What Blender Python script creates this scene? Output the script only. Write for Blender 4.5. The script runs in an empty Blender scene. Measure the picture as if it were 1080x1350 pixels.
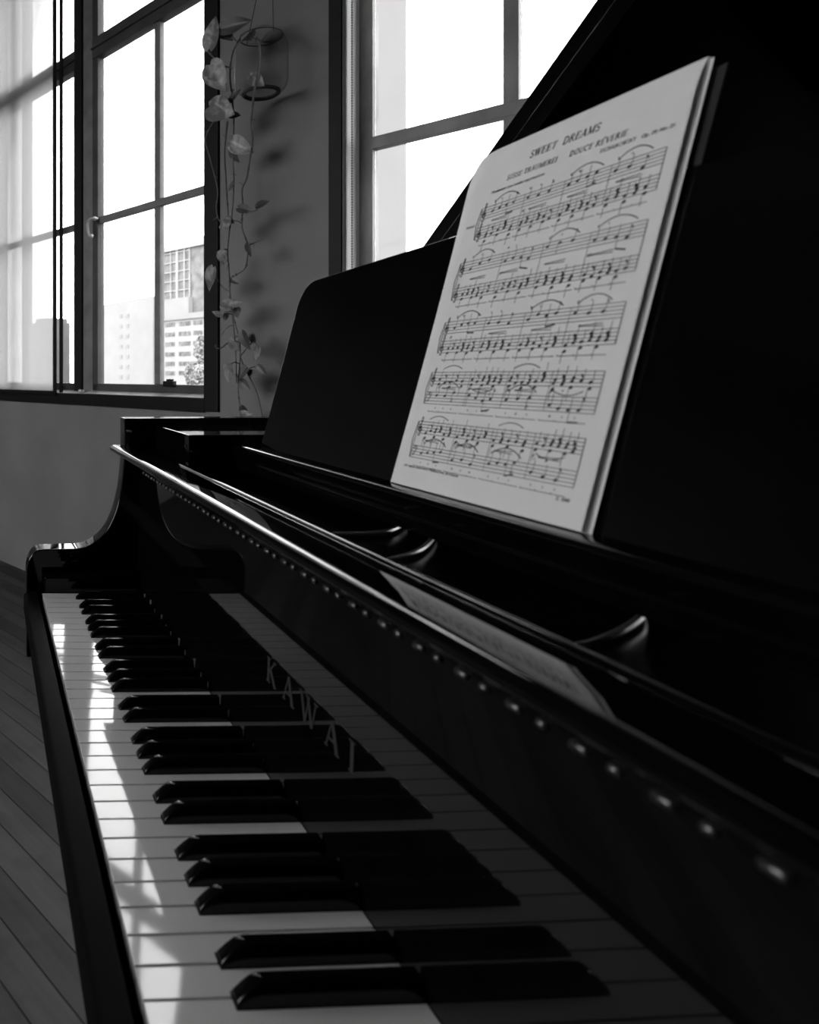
import bpy, bmesh, math, random
from mathutils import Vector, Matrix, noise

random.seed(11)
SC = bpy.context.scene
COL = SC.collection
K = 0.72            # height of the white key tops above the floor; geometry below is written relative to it
LOC = {}            # world location of every object built

# ------------------------------------------------------------------ materials
def new_mat(name):
    m = bpy.data.materials.new(name); m.use_nodes = True
    nt = m.node_tree; nt.nodes.clear()
    out = nt.nodes.new('ShaderNodeOutputMaterial')
    return m, nt, out

def N(nt, kind, **kw):
    n = nt.nodes.new(kind)
    for k, v in kw.items(): setattr(n, k, v)
    return n

def grey(v): return (v, v, v, 1)

def surf(name, base, rough=.5, spec=.5, var=.15, scale=8, stretch=(1,1,1), bump=0., bscale=60, metal=0., rvar=.0, coat=0.):
    """principled surface whose tone and roughness wander with noise"""
    m, nt, out = new_mat(name)
    L = nt.links.new
    p = N(nt, 'ShaderNodeBsdfPrincipled')
    tc = N(nt, 'ShaderNodeTexCoord'); mp = N(nt, 'ShaderNodeMapping'); mp.inputs['Scale'].default_value = stretch
    nz = N(nt, 'ShaderNodeTexNoise'); nz.inputs['Scale'].default_value = scale; nz.inputs['Detail'].default_value = 6
    L(tc.outputs['Object'], mp.inputs['Vector']); L(mp.outputs['Vector'], nz.inputs['Vector'])
    cr = N(nt, 'ShaderNodeValToRGB')
    cr.color_ramp.elements[0].position = .3; cr.color_ramp.elements[1].position = .7
    cr.color_ramp.elements[0].color = grey(base*(1-var)); cr.color_ramp.elements[1].color = grey(min(1, base*(1+var)))
    L(nz.outputs['Fac'], cr.inputs['Fac']); L(cr.outputs['Color'], p.inputs['Base Color'])
    p.inputs['Roughness'].default_value = rough
    if rvar:
        mr = N(nt, 'ShaderNodeMapRange'); mr.inputs['To Min'].default_value = max(0, rough-rvar); mr.inputs['To Max'].default_value = rough+rvar
        L(nz.outputs['Fac'], mr.inputs['Value']); L(mr.outputs['Result'], p.inputs['Roughness'])
    p.inputs['Specular IOR Level'].default_value = spec
    p.inputs['Metallic'].default_value = metal
    if coat:
        p.inputs['Coat Weight'].default_value = coat; p.inputs['Coat Roughness'].default_value = .03
    if bump:
        n2 = N(nt, 'ShaderNodeTexNoise'); n2.inputs['Scale'].default_value = bscale; n2.inputs['Detail'].default_value = 4
        L(mp.outputs['Vector'], n2.inputs['Vector'])
        b = N(nt, 'ShaderNodeBump'); b.inputs['Strength'].default_value = bump; b.inputs['Distance'].default_value = .01
        L(n2.outputs['Fac'], b.inputs['Height']); L(b.outputs['Normal'], p.inputs['Normal'])
    L(p.outputs['BSDF'], out.inputs['Surface'])
    return m

def glass(name, tint=.97, veil=0., veil_tone=.9, gloss=1.):
    """thin clear pane; veil > 0 adds the milky film of grimy or frosted glass"""
    m, nt, out = new_mat(name); L = nt.links.new
    tr = N(nt, 'ShaderNodeBsdfTransparent'); tr.inputs['Color'].default_value = grey(tint)
    gl = N(nt, 'ShaderNodeBsdfGlossy'); gl.inputs['Roughness'].default_value = .02
    lw = N(nt, 'ShaderNodeLayerWeight'); lw.inputs['Blend'].default_value = .12
    mul = N(nt, 'ShaderNodeMath', operation='MULTIPLY'); mul.inputs[1].default_value = .5*gloss
    L(lw.outputs['Fresnel'], mul.inputs[0])
    mx = N(nt, 'ShaderNodeMixShader')
    L(mul.outputs[0], mx.inputs['Fac']); L(tr.outputs[0], mx.inputs[1]); L(gl.outputs[0], mx.inputs[2])
    last = mx
    if veil:
        tl = N(nt, 'ShaderNodeBsdfTranslucent'); tl.inputs['Color'].default_value = grey(veil_tone)
        tc = N(nt, 'ShaderNodeTexCoord'); nz = N(nt, 'ShaderNodeTexNoise'); nz.inputs['Scale'].default_value = 5; nz.inputs['Detail'].default_value = 5
        L(tc.outputs['Object'], nz.inputs['Vector'])
        mr = N(nt, 'ShaderNodeMapRange'); mr.inputs['To Min'].default_value = veil*.85; mr.inputs['To Max'].default_value = veil*1.15
        L(nz.outputs['Fac'], mr.inputs['Value'])
        m2 = N(nt, 'ShaderNodeMixShader')
        L(mr.outputs['Result'], m2.inputs['Fac']); L(mx.outputs[0], m2.inputs[1]); L(tl.outputs[0], m2.inputs[2])
        last = m2
    L(last.outputs[0], out.inputs['Surface'])
    return m

def jar_glass(name):
    m, nt, out = new_mat(name); L = nt.links.new
    tr = N(nt, 'ShaderNodeBsdfTransparent'); tr.inputs['Color'].default_value = grey(.93)
    gl = N(nt, 'ShaderNodeBsdfPrincipled'); gl.inputs['Base Color'].default_value = grey(.05); gl.inputs['Roughness'].default_value = .05
    lw = N(nt, 'ShaderNodeLayerWeight'); lw.inputs['Blend'].default_value = .35
    cr = N(nt, 'ShaderNodeValToRGB'); cr.color_ramp.elements[0].position = .45; cr.color_ramp.elements[0].color = grey(.03)
    cr.color_ramp.elements[1].position = .98; cr.color_ramp.elements[1].color = grey(.45)
    L(lw.outputs['Facing'], cr.inputs['Fac'])
    mx = N(nt, 'ShaderNodeMixShader'); L(cr.outputs['Color'], mx.inputs['Fac']); L(tr.outputs[0], mx.inputs[1]); L(gl.outputs[0], mx.inputs[2])
    L(mx.outputs[0], out.inputs['Surface'])
    return m

def floor_mat(name, ang, width, phase):
    """old floorboards running along direction `ang`: board tone, grain, worn patches, dark joints"""
    m, nt, out = new_mat(name); L = nt.links.new
    p = N(nt, 'ShaderNodeBsdfPrincipled')
    tc = N(nt, 'ShaderNodeTexCoord'); sp = N(nt, 'ShaderNodeSeparateXYZ'); L(tc.outputs['Object'], sp.inputs[0])
    def math_(op, a, b=None):
        n = N(nt, 'ShaderNodeMath', operation=op)
        for i, v in enumerate((a, b)):
            if v is None: continue
            if isinstance(v, (int, float)): n.inputs[i].default_value = v
            else: L(v, n.inputs[i])
        return n.outputs[0]
    c, s = math.cos(ang), math.sin(ang)
    across = math_('ADD', math_('MULTIPLY', sp.outputs['X'], c), math_('MULTIPLY', sp.outputs['Y'], s))
    along = math_('ADD', math_('MULTIPLY', sp.outputs['X'], -s), math_('MULTIPLY', sp.outputs['Y'], c))
    q = math_('DIVIDE', math_('SUBTRACT', across, phase), width)
    fr = math_('FRACT', q); fl = math_('FLOOR', q)
    edge = math_('MINIMUM', fr, math_('SUBTRACT', 1., fr))
    joint = N(nt, 'ShaderNodeMapRange'); joint.inputs['From Min'].default_value = .012; joint.inputs['From Max'].default_value = .035
    L(edge, joint.inputs['Value'])
    wn = N(nt, 'ShaderNodeTexWhiteNoise', noise_dimensions='1D'); L(fl, wn.inputs['W'])
    cmb = N(nt, 'ShaderNodeCombineXYZ'); L(math_('MULTIPLY', across, 40.), cmb.inputs[0]); L(math_('MULTIPLY', along, 2.5), cmb.inputs[1]); L(fl, cmb.inputs[2])
    gr = N(nt, 'ShaderNodeTexNoise'); gr.inputs['Scale'].default_value = 1.; gr.inputs['Detail'].default_value = 7; L(cmb.outputs[0], gr.inputs['Vector'])
    pt = N(nt, 'ShaderNodeTexNoise'); pt.inputs['Scale'].default_value = 9; pt.inputs['Detail'].default_value = 5; L(tc.outputs['Object'], pt.inputs['Vector'])
    wear = N(nt, 'ShaderNodeMapRange'); wear.inputs['From Min'].default_value = .35; wear.inputs['From Max'].default_value = .5; L(pt.outputs['Fac'], wear.inputs['Value'])
    tone = math_('MULTIPLY', math_('ADD', .55, math_('MULTIPLY', wn.outputs['Value'], .6)), math_('ADD', .45, gr.outputs['Fac']))
    tone = math_('MULTIPLY', tone, math_('ADD', .75, math_('MULTIPLY', wear.outputs['Result'], .25)))
    tone = math_('MULTIPLY', tone, math_('ADD', .08, math_('MULTIPLY', joint.outputs['Result'], .92)))
    tone = math_('MULTIPLY', tone, FLOOR_TONE)
    cc = N(nt, 'ShaderNodeCombineColor')
    for i in range(3): L(tone, cc.inputs[i])
    L(cc.outputs[0], p.inputs['Base Color'])
    p.inputs['Roughness'].default_value = .55; p.inputs['Specular IOR Level'].default_value = .25
    b = N(nt, 'ShaderNodeBump'); b.inputs['Strength'].default_value = .5; b.inputs['Distance'].default_value = .003
    L(joint.outputs['Result'], b.inputs['Height']); L(b.outputs['Normal'], p.inputs['Normal'])
    L(p.outputs[0], out.inputs['Surface'])
    return m

def leaf_mat(name):
    """variegated pothos leaf: dark green blade with pale marbling"""
    m, nt, out = new_mat(name); L = nt.links.new
    p = N(nt, 'ShaderNodeBsdfPrincipled')
    tc = N(nt, 'ShaderNodeTexCoord'); nz = N(nt, 'ShaderNodeTexNoise'); nz.inputs['Scale'].default_value = 22; nz.inputs['Detail'].default_value = 3; nz.inputs['Distortion'].default_value = 1.2
    L(tc.outputs['Object'], nz.inputs['Vector'])
    cr = N(nt, 'ShaderNodeValToRGB'); e = cr.color_ramp.elements
    e[0].position = .42; e[0].color = grey(.13); e[1].position = .68; e[1].color = grey(.38)
    L(nz.outputs['Fac'], cr.inputs['Fac']); L(cr.outputs['Color'], p.inputs['Base Color'])
    p.inputs['Roughness'].default_value = .35
    tl = N(nt, 'ShaderNodeBsdfTranslucent'); L(cr.outputs['Color'], tl.inputs['Color'])
    mx = N(nt, 'ShaderNodeMixShader'); mx.inputs['Fac'].default_value = .25
    L(p.outputs[0], mx.inputs[1]); L(tl.outputs[0], mx.inputs[2]); L(mx.outputs[0], out.inputs['Surface'])
    return m
FLOOR_TONE = .055

# ------------------------------------------------------------------ mesh helper
class MB:
    def __init__(self): self.v = []; self.f = []; self.m = []
    def add(self, vs, fs, mi=0):
        b = len(self.v); self.v += [tuple(q) for q in vs]; self.f += [tuple(i+b for i in f) for f in fs]; self.m += [mi]*len(fs)
    def hexa(self, c, mi=0):
        self.add(c, [(0,1,2,3),(7,6,5,4),(0,4,5,1),(1,5,6,2),(2,6,7,3),(3,7,4,0)], mi)
    def box(self, x0, x1, y0, y1, z0, z1, mi=0):
        self.hexa([(x0,y0,z0),(x1,y0,z0),(x1,y1,z0),(x0,y1,z0),(x0,y0,z1),(x1,y0,z1),(x1,y1,z1),(x0,y1,z1)], mi)
    def wbox(self, w, s0, s1, z0, z1, o0, o1, mi=0):
        q = [w(s,z,o) for z in (z0,z1) for s,o in ((s0,o0),(s1,o0),(s1,o1),(s0,o1))]
        self.hexa(q, mi)
    def prism(self, base, top, mi=0):
        n = len(base)
        self.add(list(base)+list(top), [tuple(range(n-1,-1,-1)), tuple(range(n,2*n))]+[(i,(i+1)%n,n+(i+1)%n,n+i) for i in range(n)], mi)
    def ext_y(self, prof, y0, y1, mi=0): self.prism([(x,y0,z) for x,z in prof], [(x,y1,z) for x,z in prof], mi)
    def ext_z(self, poly, z0, z1, mi=0): self.prism([(x,y,z0) for x,y in poly], [(x,y,z1) for x,y in poly], mi)
    def loft(self, rings, mi=0, cap=True):
        n = len(rings[0]); fs = []
        for k in range(len(rings)-1):
            for i in range(n): fs.append((k*n+i, k*n+(i+1)%n, (k+1)*n+(i+1)%n, (k+1)*n+i))
        if cap: fs += [tuple(range(n-1,-1,-1)), tuple(range((len(rings)-1)*n, len(rings)*n))]
        self.add([q for r in rings for q in r], fs, mi)
    def tube(self, path, r, n=8, mi=0):
        path = [Vector(q) for q in path]; rs = r if isinstance(r, (list,tuple)) else [r]*len(path)
        rings = []; up = None
        for i, q in enumerate(path):
            t = (path[min(i+1,len(path)-1)]-path[max(i-1,0)]).normalized()
            if up is None: up = t.orthogonal().normalized()
            up = (up - t*up.dot(t)).normalized(); sd = t.cross(up)
            rings.append([q+(up*math.cos(a)+sd*math.sin(a))*rs[i] for a in [2*math.pi*k/n for k in range(n)]])
        self.loft(rings, mi)
    def lathe(self, c, prof, n=24, mi=0, cap=True):
        self.loft([[(c[0]+r*math.cos(a), c[1]+r*math.sin(a), c[2]+z) for a in [2*math.pi*k/n for k in range(n)]] for r, z in prof], mi, cap)
    def ball(self, c, r, mi=0, nu=8, nv=5):
        self.lathe(c, [(max(1e-5, r*math.sin(math.pi*k/nv)), -r*math.cos(math.pi*k/nv)) for k in range(nv+1)], nu, mi)
    def build(self, name, mats, parent=None, bevel=0, seg=2, smooth=40, origin=None, wn=None, recalc=True):
        me = bpy.data.meshes.new(name)
        off = Vector(LOC[parent.name]) if parent else Vector(origin if origin else self.base())
        me.from_pydata([Vector((q[0],q[1],q[2]+K))-off for q in self.v], [], self.f)
        mats = mats if isinstance(mats, (list,tuple)) else [mats]
        for m in mats: me.materials.append(m)
        me.polygons.foreach_set('material_index', self.m)
        if recalc or bevel:
            bm = bmesh.new(); bm.from_mesh(me)
            if recalc: bmesh.ops.recalc_face_normals(bm, faces=bm.faces)
            if bevel:
                es = [e for e in bm.edges if len(e.link_faces) == 2 and e.calc_face_angle(0) > math.radians(28)]
                bmesh.ops.bevel(bm, geom=es, offset=bevel, segments=seg, profile=.5, affect='EDGES', clamp_overlap=True)
            bm.to_mesh(me); bm.free()
        if smooth:
            me.polygons.foreach_set('use_smooth', [True]*len(me.polygons)); me.set_sharp_from_angle(angle=math.radians(smooth))
        o = bpy.data.objects.new(name, me); COL.objects.link(o)
        if parent: o.parent = parent; LOC[o.name] = tuple(off)
        else: o.location = off; LOC[o.name] = tuple(off)
        if (bevel if wn is None else wn):
            md = o.modifiers.new('normals', 'WEIGHTED_NORMAL'); md.keep_sharp = True
        return o
    def base(self):
        xs, ys, zs = zip(*self.v)
        return ((min(xs)+max(xs))/2, (min(ys)+max(ys))/2, min(zs)+K)

def empty(name, loc, label=None, cat=None, group=None, kind=None):
    o = bpy.data.objects.new(name, None); COL.objects.link(o); o.location = loc; o.empty_display_size = .05
    LOC[o.name] = tuple(loc); tag(o, label, cat, group, kind); return o
def tag(o, label=None, cat=None, group=None, kind=None):
    if label: o['label'] = label
    if cat: o['category'] = cat
    if group: o['group'] = group
    if kind: o['kind'] = kind
    return o

def catmull(pts, n=6):
    pts = [Vector(q) for q in pts]; out = []
    for i in range(len(pts)-1):
        a, b, c, d = pts[max(i-1,0)], pts[i], pts[i+1], pts[min(i+2,len(pts)-1)]
        for k in range(n):
            t = k/n
            out.append(.5*((2*b)+(c-a)*t+(2*a-5*b+4*c-d)*t*t+(3*b-a-3*c+d)*t**3))
    out.append(pts[-1]); return out

# wall frames: s runs along the wall (away from the camera), o goes outward through the wall
def frame(O, d, n):
    return lambda s, z, o=0.: (O[0]+d[0]*s+n[0]*o, O[1]+d[1]*s+n[1]*o, z)
O1, D1, N1 = (1.74611,-.17804), (-.46845,.88349), (.88349,.46845)
O2, D2, N2 = (1.75821,.12312), (-.56811,.82295), (.82295,.56811)
ROOM = 5.2
O3 = (O1[0]-ROOM*N1[0], O1[1]-ROOM*N1[1])
W1 = frame(O1, D1, N1); W2 = frame(O2, D2, N2); W3 = frame(O3, D1, (-N1[0],-N1[1]))
FLOOR, CEIL = -K, 3.2
# ------------------------------------------------------------------ materials in use
M_wall   = surf('wall_paint', .17, .7, .2, .10, 3, bump=.15, bscale=120)
M_ceil   = surf('ceiling_paint', .16, .8, .2, .05, 3)
M_black  = surf('black_window_paint', .006, .55, .15, .3, 20)
M_frame  = surf('grey_window_paint', .15, .5, .3, .25, 12)
M_dframe = surf('dark_window_paint', .05, .5, .25, .25, 12)
M_old    = surf('weathered_window_paint', .2, .5, .3, .45, 6, stretch=(1,1,.6), bump=.2)
M_sill   = surf('pale_sill_paint', .45, .25, .5, .2, 14)
M_reveal = surf('white_reveal_paint', .75, .5, .4, .05, 10)
M_metal  = surf('dull_metal', .45, .3, .5, .1, 40, metal=1.)
M_handle = surf('worn_handle_metal', .45, .4, .5, .2, 40, metal=.3)
M_blind  = surf('blind_fabric', .12, .9, .1, .08, 60, bump=.1, bscale=500)
M_chain  = surf('dark_beads', .05, .35, .5, .1, 60)
M_clear  = glass('window_glass')
M_haze   = glass('hazy_window_glass', .97, .60, .36)
M_floor  = floor_mat('old_floorboards', math.atan2(N1[1], N1[0]), .0735, .021)
M_base   = surf('dark_skirting_paint', .02, .5, .3, .2, 10)

# ------------------------------------------------------------------ room shell
A = W1(7.2,0); Cc = W2(-3.5,0)
Dd = (Cc[0]-5.76*N1[0], Cc[1]-5.76*N1[1]); Ee = (A[0]-ROOM*N1[0], A[1]-ROOM*N1[1])
J = W1(1.5553,0)
b = MB(); RP = [A[:2], J[:2], Cc[:2], Dd, Ee]; cx_, cy_ = sum(q[0] for q in RP)/5, sum(q[1] for q in RP)/5
RP = [(cx_+(x-cx_)*1.07, cy_+(y-cy_)*1.07) for x, y in RP]
b.ext_z(RP, FLOOR-.2, FLOOR)
tag(b.build('floor', M_floor, smooth=0, origin=(0,0,0)), 'dark worn floorboards running diagonally beside the piano', 'floor', kind='structure')
b = MB(); b.ext_z(RP, CEIL, CEIL+.2)
tag(b.build('ceiling', M_ceil, smooth=0), 'plain ceiling above the piano', 'ceiling', kind='structure')

def wall(name, w, s0, s1, openings, label):
    b = MB(); t = .16
    cur = s0
    for (a, c, z0, z1) in sorted(openings):
        b.wbox(w, cur, a, FLOOR, CEIL, 0, t)
        b.wbox(w, a, c, FLOOR, z0, 0, t); b.wbox(w, a, c, z1, CEIL, 0, t)
        cur = c
    b.wbox(w, cur, s1, FLOOR, CEIL, 0, t)
    return tag(b.build(name, M_wall, smooth=0), label, 'wall', kind='structure')
TOP1 = 2.62
wall('wall_far', W1, 1.5553, 7.3, [(2.113, 4.86, .2, TOP1)], 'grey wall with the hanging plant, below and beside the black framed window')
wall('wall_right', W2, -3.6, 1.3038, [(-.50, 1.2578, .2, TOP1)], 'grey wall around the window behind the music desk')
wall('wall_left', W3, -4.2, 7.3, [(1.5, 5.5, .6, 2.8)], 'grey wall behind the pianist side with one wide window added for light')
def end_wall(name, P, Q, label):
    L = math.hypot(Q[0]-P[0], Q[1]-P[1]); d = ((Q[0]-P[0])/L, (Q[1]-P[1])/L)
    w = frame(P, d, (d[1], -d[0]))
    b = MB(); b.wbox(w, -.1, L+.1, FLOOR, CEIL, 0.0, .15)
    tag(b.build(name, M_wall, smooth=0), label, 'wall', kind='structure')
end_wall('wall_back', Dd, Cc[:2], 'grey wall behind the camera at the treble end')
end_wall('wall_end', A[:2], Ee, 'grey wall at the far bass end of the room')

# ------------------------------------------------------------------ window_1 (left in the picture)
w = W1
win = empty('window_1', Vector(w(3.5, .2+K, .05)), 'tall black framed window on the left with city buildings outside', 'window', kind='structure')
b = MB()
b.wbox(w, 2.041, 2.116, .197, TOP1+.08, -.012, .07)
b.wbox(w, 4.84, 4.92, .197, TOP1+.08, -.012, .07)
b.wbox(w, 2.116, 4.84, .192, .248, -.012, .05)
b.wbox(w, 2.116, 4.84, TOP1-.01, TOP1+.08, -.012, .07)
b.build('casing', M_black, win, .003)
b = MB()   # sloping stool that catches the sky
b.prism([w(2.113,.236,.045), w(2.113,.249,.0), w(2.113,.269,.075), w(2.113,.236,.075)], [w(4.84,.236,.045), w(4.84,.249,.0), w(4.84,.269,.075), w(4.84,.236,.075)])
b.build('sill', M_sill, win, .002)
def sash(s0, s1, muntin, name_l):
    """one light: bottom rail, stiles, transom with the small light above, glazing bars, panes"""
    b = MB()
    b.wbox(w, s0, s1, .262, .297, .045, .085)                      # bottom rail
    b.wbox(w, s1-.042, s1, .262, TOP1, .045, .085)                 # left stile
    b.wbox(w, s0, s0+.02, .262, TOP1, .045, .085)                  # right stile
    b.wbox(w, s0, s1, TOP1-.05, TOP1, .045, .085)
    b.build('sash_frame', M_dframe, win, .003)
    b = MB()
    b.wbox(w, s0, s1, 1.849, 1.947, .04, .09)
    b.wbox(w, s0, s1, 1.893, 1.903, .03, .05)
    b.build('transom', M_dframe, win, .004)
    b = MB()
    b.wbox(w, s0+.02, s1-.042, 1.059, 1.0905, .052, .08)
    b.wbox(w, muntin[0], muntin[1], .297, 1.059, .053, .08)
    b.wbox(w, muntin[0], muntin[1], 1.0905, 1.849, .053, .08)
    b.wbox(w, muntin[0], muntin[1], 1.947, TOP1-.05, .053, .08)
    b.build('glazing_bars', M_frame, win, .003)
    for (a, c) in ((s0+.02, muntin[0]), (muntin[1], s1-.042)):
        for (z0, z1) in ((.297, 1.059), (1.0905, 1.849), (1.947, TOP1-.05)):
            b = MB(); b.wbox(w, a, c, z0, z1, .064, .067); b.build('pane', M_clear, win, smooth=0)
sash(2.116, 2.922, (2.444, 2.481), 'r')
sash(3.063, 3.862, (3.53, 3.605), 'l')
sash(4.0, 4.84, (4.38, 4.45), 'll')
for s in (2.922, 3.862):
    b = MB(); b.wbox(w, s, s+.078, .25, TOP1, .045, .09); b.build('mullion', M_frame, win, .003)
    b = MB(); b.wbox(w, s+.078, s+.141, .25, TOP1, .035, .09); b.build('mullion', M_black, win, .003)
# sliding inner panel, glazed with hazy glass, running just in front of the casing
b = MB(); b.wbox(w, 3.086, 3.112, .25, TOP1-.02, -.022, -.014); b.build('sliding_stile', M_black, win, .002)
pan = MB()
pan.wbox(w, 3.143, 3.171, .25, TOP1-.03, -.022, -.014); pan.wbox(w, 4.76, 4.83, .25, TOP1-.03, -.022, -.014)
pan.wbox(w, 3.143, 4.83, .236, .2575, -.024, -.013); pan.wbox(w, 3.143, 4.83, TOP1-.08, TOP1-.03, -.022, -.014)
pan = pan.build('sliding_panel', M_black, win, .002)
b = MB(); b.wbox(w, 3.17, 4.77, .25, TOP1-.06, -.019, -.017); b.build('hazy_pane', M_haze, pan, smooth=0)
# casement handle and latch
b = MB()
b.tube(catmull([w(2.880,1.079,.045), w(2.884,1.079,.02), w(2.903,1.074,.012), w(2.911,1.062,.01), w(2.912,1.04,.01), w(2.907,1.015,.01), w(2.896,1.0,.01), w(2.885,.996,.012)], 5), 0.0065, 8)
b.ball(w(2.884,.996,.012), .009); b.ball(w(2.884,1.079,.03), .011)
b.build('handle', M_handle, win)
b = MB(); b.wbox(w, 2.335, 2.40, .288, .312, .03, .05); b.wbox(w, 2.35, 2.385, .312, .32, .035, .05); b.build('latch', M_black, win, .003)
for ds in (.0, .022, .036):
    b = MB(); b.ball(w(2.955+ds, .259+.0, .02), .009); b.build('bolt', M_metal, win)

# ------------------------------------------------------------------ window_2 (behind the music desk)
w = W2
win = empty('window_2', Vector(w(.8, .2+K, .05)), 'window with weathered pale glazing bars behind the propped piano lid', 'window', kind='structure')
b = MB()
b.wbox(w, 1.2575, 1.303, .15, TOP1+.06, -.012, .05); b.wbox(w, -.56, -.50, .15, TOP1+.06, -.012, .05)
b.wbox(w, -.50, 1.2575, .15, .2, -.012, .05); b.wbox(w, -.50, 1.2575, TOP1, TOP1+.06, -.012, .05)
b.build('casing', M_black, win, .003)
b = MB(); b.wbox(w, 1.243, 1.2575, .2, TOP1, -.004, .1); b.wbox(w, -.50, -.488, .2, TOP1, -.004, .1)
b.wbox(w, -.488, 1.243, .2, .21, -.004, .1); b.build('reveal', M_reveal, win, .002)
b = MB(); b.wbox(w, 1.2475, 1.2565, .2, TOP1, -.009, -.004); b.build('blind_channel', M_dframe, win, .001)
b = MB()
b.wbox(w, 1.193, 1.238, .21, TOP1, .06, .1)
b.wbox(w, -.45, 1.2, 1.052, 1.09, .06, .095); b.wbox(w, -.45, 1.2, 1.9, 1.96, .06, .1)
for s in (.781, .369, -.043): b.wbox(w, s, s+.039, .21, TOP1, .062, .095)
b.wbox(w, -.49, -.45, .21, TOP1, .06, .1); b.wbox(w, -.45, 1.2, .21, .25, .06, .1); b.wbox(w, -.45, 1.2, TOP1-.05, TOP1, .06, .1)
b.build('frame', M_old, win, .002)
for s0, s1 in ((.82, 1.193), (.408, .781), (-.004, .369), (-.45, -.043)):
    for z0, z1 in ((.25,1.052), (1.09,1.9), (1.96,TOP1-.05)):
        b = MB(); b.wbox(w, s0, s1, z0, z1, .078, .081); b.build('pane', M_clear, win, smooth=0)
# roller blind drawn part of the way down
bl = empty('roller_blind', Vector(w(.4, 1.70+K, .02)), 'grey roller blind drawn down over the top of the window behind the piano', 'blind')
b = MB(); b.wbox(w, -.47, 1.225, 1.71, TOP1-.05, .022, .0235); b.build('fabric', M_blind, bl, smooth=0)
b = MB(); b.wbox(w, -.47, 1.225, 1.695, 1.72, .017, .029); b.build('bottom_bar', M_dframe, bl, .003)
b = MB(); b.tube([w(-.48,TOP1-.04,.03), w(1.238,TOP1-.04,.03)], .026, 18); b.build('roller', M_dframe, bl)
# bead chain of the blind
b = MB(); z = .30
while z < TOP1-.02:
    b.ball(w(1.232, z, .006), .0031, nu=6, nv=4); z += .0082
b.tube([w(1.232,.3,.006), w(1.232,TOP1-.01,.006)], .0009, 5)
b.build('bead_chain', M_chain, bl)

# unseen window added behind the pianist to light the page and keys
k = 3
for (a, c, side) in ((1.5,5.5,'opposite the keyboard'),):
    w = W3; z0, z1 = .6, 2.8
    win = empty('window_%d' % k, Vector(w((a+c)/2, z0+K, .05)), 'large unseen window added for extra daylight in the wall '+side, 'window', kind='structure'); k += 1
    b = MB(); b.wbox(w, a, a+.06, z0, z1, .02, .1); b.wbox(w, c-.06, c, z0, z1, .02, .1); b.wbox(w, a, c, z0, z0+.06, .02, .1); b.wbox(w, a, c, z1-.06, z1, .02, .1)
    for i in range(1, 3): b.wbox(w, a+(c-a)*i/3-.025, a+(c-a)*i/3+.025, z0, z1, .03, .09)
    b.wbox(w, a, c, 1.63, 1.67, .03, .09)
    b.build('frame', M_black, win, .004)
    b = MB(); b.wbox(w, a+.05, c-.05, z0+.05, z1-.05, .06, .064); b.build('pane', M_clear, win, smooth=0)

# ------------------------------------------------------------------ the city outside
M_conc  = surf('pale_concrete', .24, .8, .2, .08, 1.5)
M_white = surf('white_render', .33, .8, .2, .04, 1)
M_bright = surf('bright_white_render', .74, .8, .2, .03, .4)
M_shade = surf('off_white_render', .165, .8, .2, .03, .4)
M_pale  = surf('pale_render', .27, .8, .2, .05, .5)
M_curt  = surf('curtain_wall_glass', .15, .45, .2, .35, 1.1)
M_strip = surf('curtain_wall_bands', .30, .6, .3, .1, 1)
M_win   = surf('dark_window_bands', .16, .5, .2, .5, 2)
M_dark  = surf('dark_brick', .085, .8, .2, .2, .6)
M_tree  = surf('street_tree', .22, .9, .1, .4, 1.2)
M_grnd  = surf('street_asphalt', .06, .9, .1, .2, .3)
GR = -15.
b = MB(); b.box(-150,250,-150,250,GR-.5,GR)
tag(b.build('ground_outside', M_grnd, smooth=0), 'grey street level far below the windows', 'street', kind='structure')
w = W1
t = empty('office_tower', Vector(w(60, GR+K, 58)), 'pale gridded office tower rising behind the low white block', 'building')
b = MB(); b.prism([w(66.5,GR,56), w(50,GR,56), w(50,GR,64), w(66.5,GR,64)], [w(66.5,14.5,56), w(50,14.5,56), w(50,14.5,64), w(66.5,14.5,64)]); b.build('tower_wall', M_curt, t, smooth=0)
b = MB()
for s, d in ((64.85,.12), (63.8,.36), (62.6,.16), (61.75,.12), (66.4,.1)): b.wbox(w, s-d/2, s+d/2, 8.2, 14.5, 55.85, 56)
for i in range(6): b.wbox(w, 61.75, 66.5, 8.8+i*1.08, 8.8+i*1.08+.11, 55.88, 56)
b.build('facade_grid', M_strip, t, smooth=0)
b = MB(); b.wbox(w, 61.4, 66.9, 7, 9.0, 55.4, 56); b.build('podium_band', M_pale, t, smooth=0)
b = MB(); b.wbox(w, 50, 66.9, 14.5, 15.05, 55.7, 64); b.build('roof_edge', M_white, t, smooth=0)
b = MB(); b.wbox(w, 60.5, 65.8, 15.05, 15.75, 57, 63); b.build('roof_plant_room', M_strip, t, smooth=0)
t = empty('low_white_block', Vector(w(56, GR+K, 48)), 'low white office block with rows of dark windows below the tower', 'building')
b = MB(); b.wbox(w, 44, 57.9, GR, 5.75, 48, 55); b.build('block_wall', M_white, t, smooth=0)
for z in (5.32, 4.36, 3.4, 2.41, 1.46, .54):
    for g, n in (((56.81,55.36),4), ((54.82,53.13),5), ((52.82,51.55),4)):
        d = (g[0]-g[1])/n
        for i in range(n):
            b = MB(); b.wbox(w, g[0]-d*i-d*.84, g[0]-d*i, z-.2, z+.2, 47.96, 48.05); b.build('window', M_win, t, smooth=0)
b = MB(); b.wbox(w, 44, 58.05, 5.75, 6.3, 47.8, 55); b.build('parapet', M_pale, t, smooth=0)
b = MB()
rt = random.Random(3)
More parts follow.
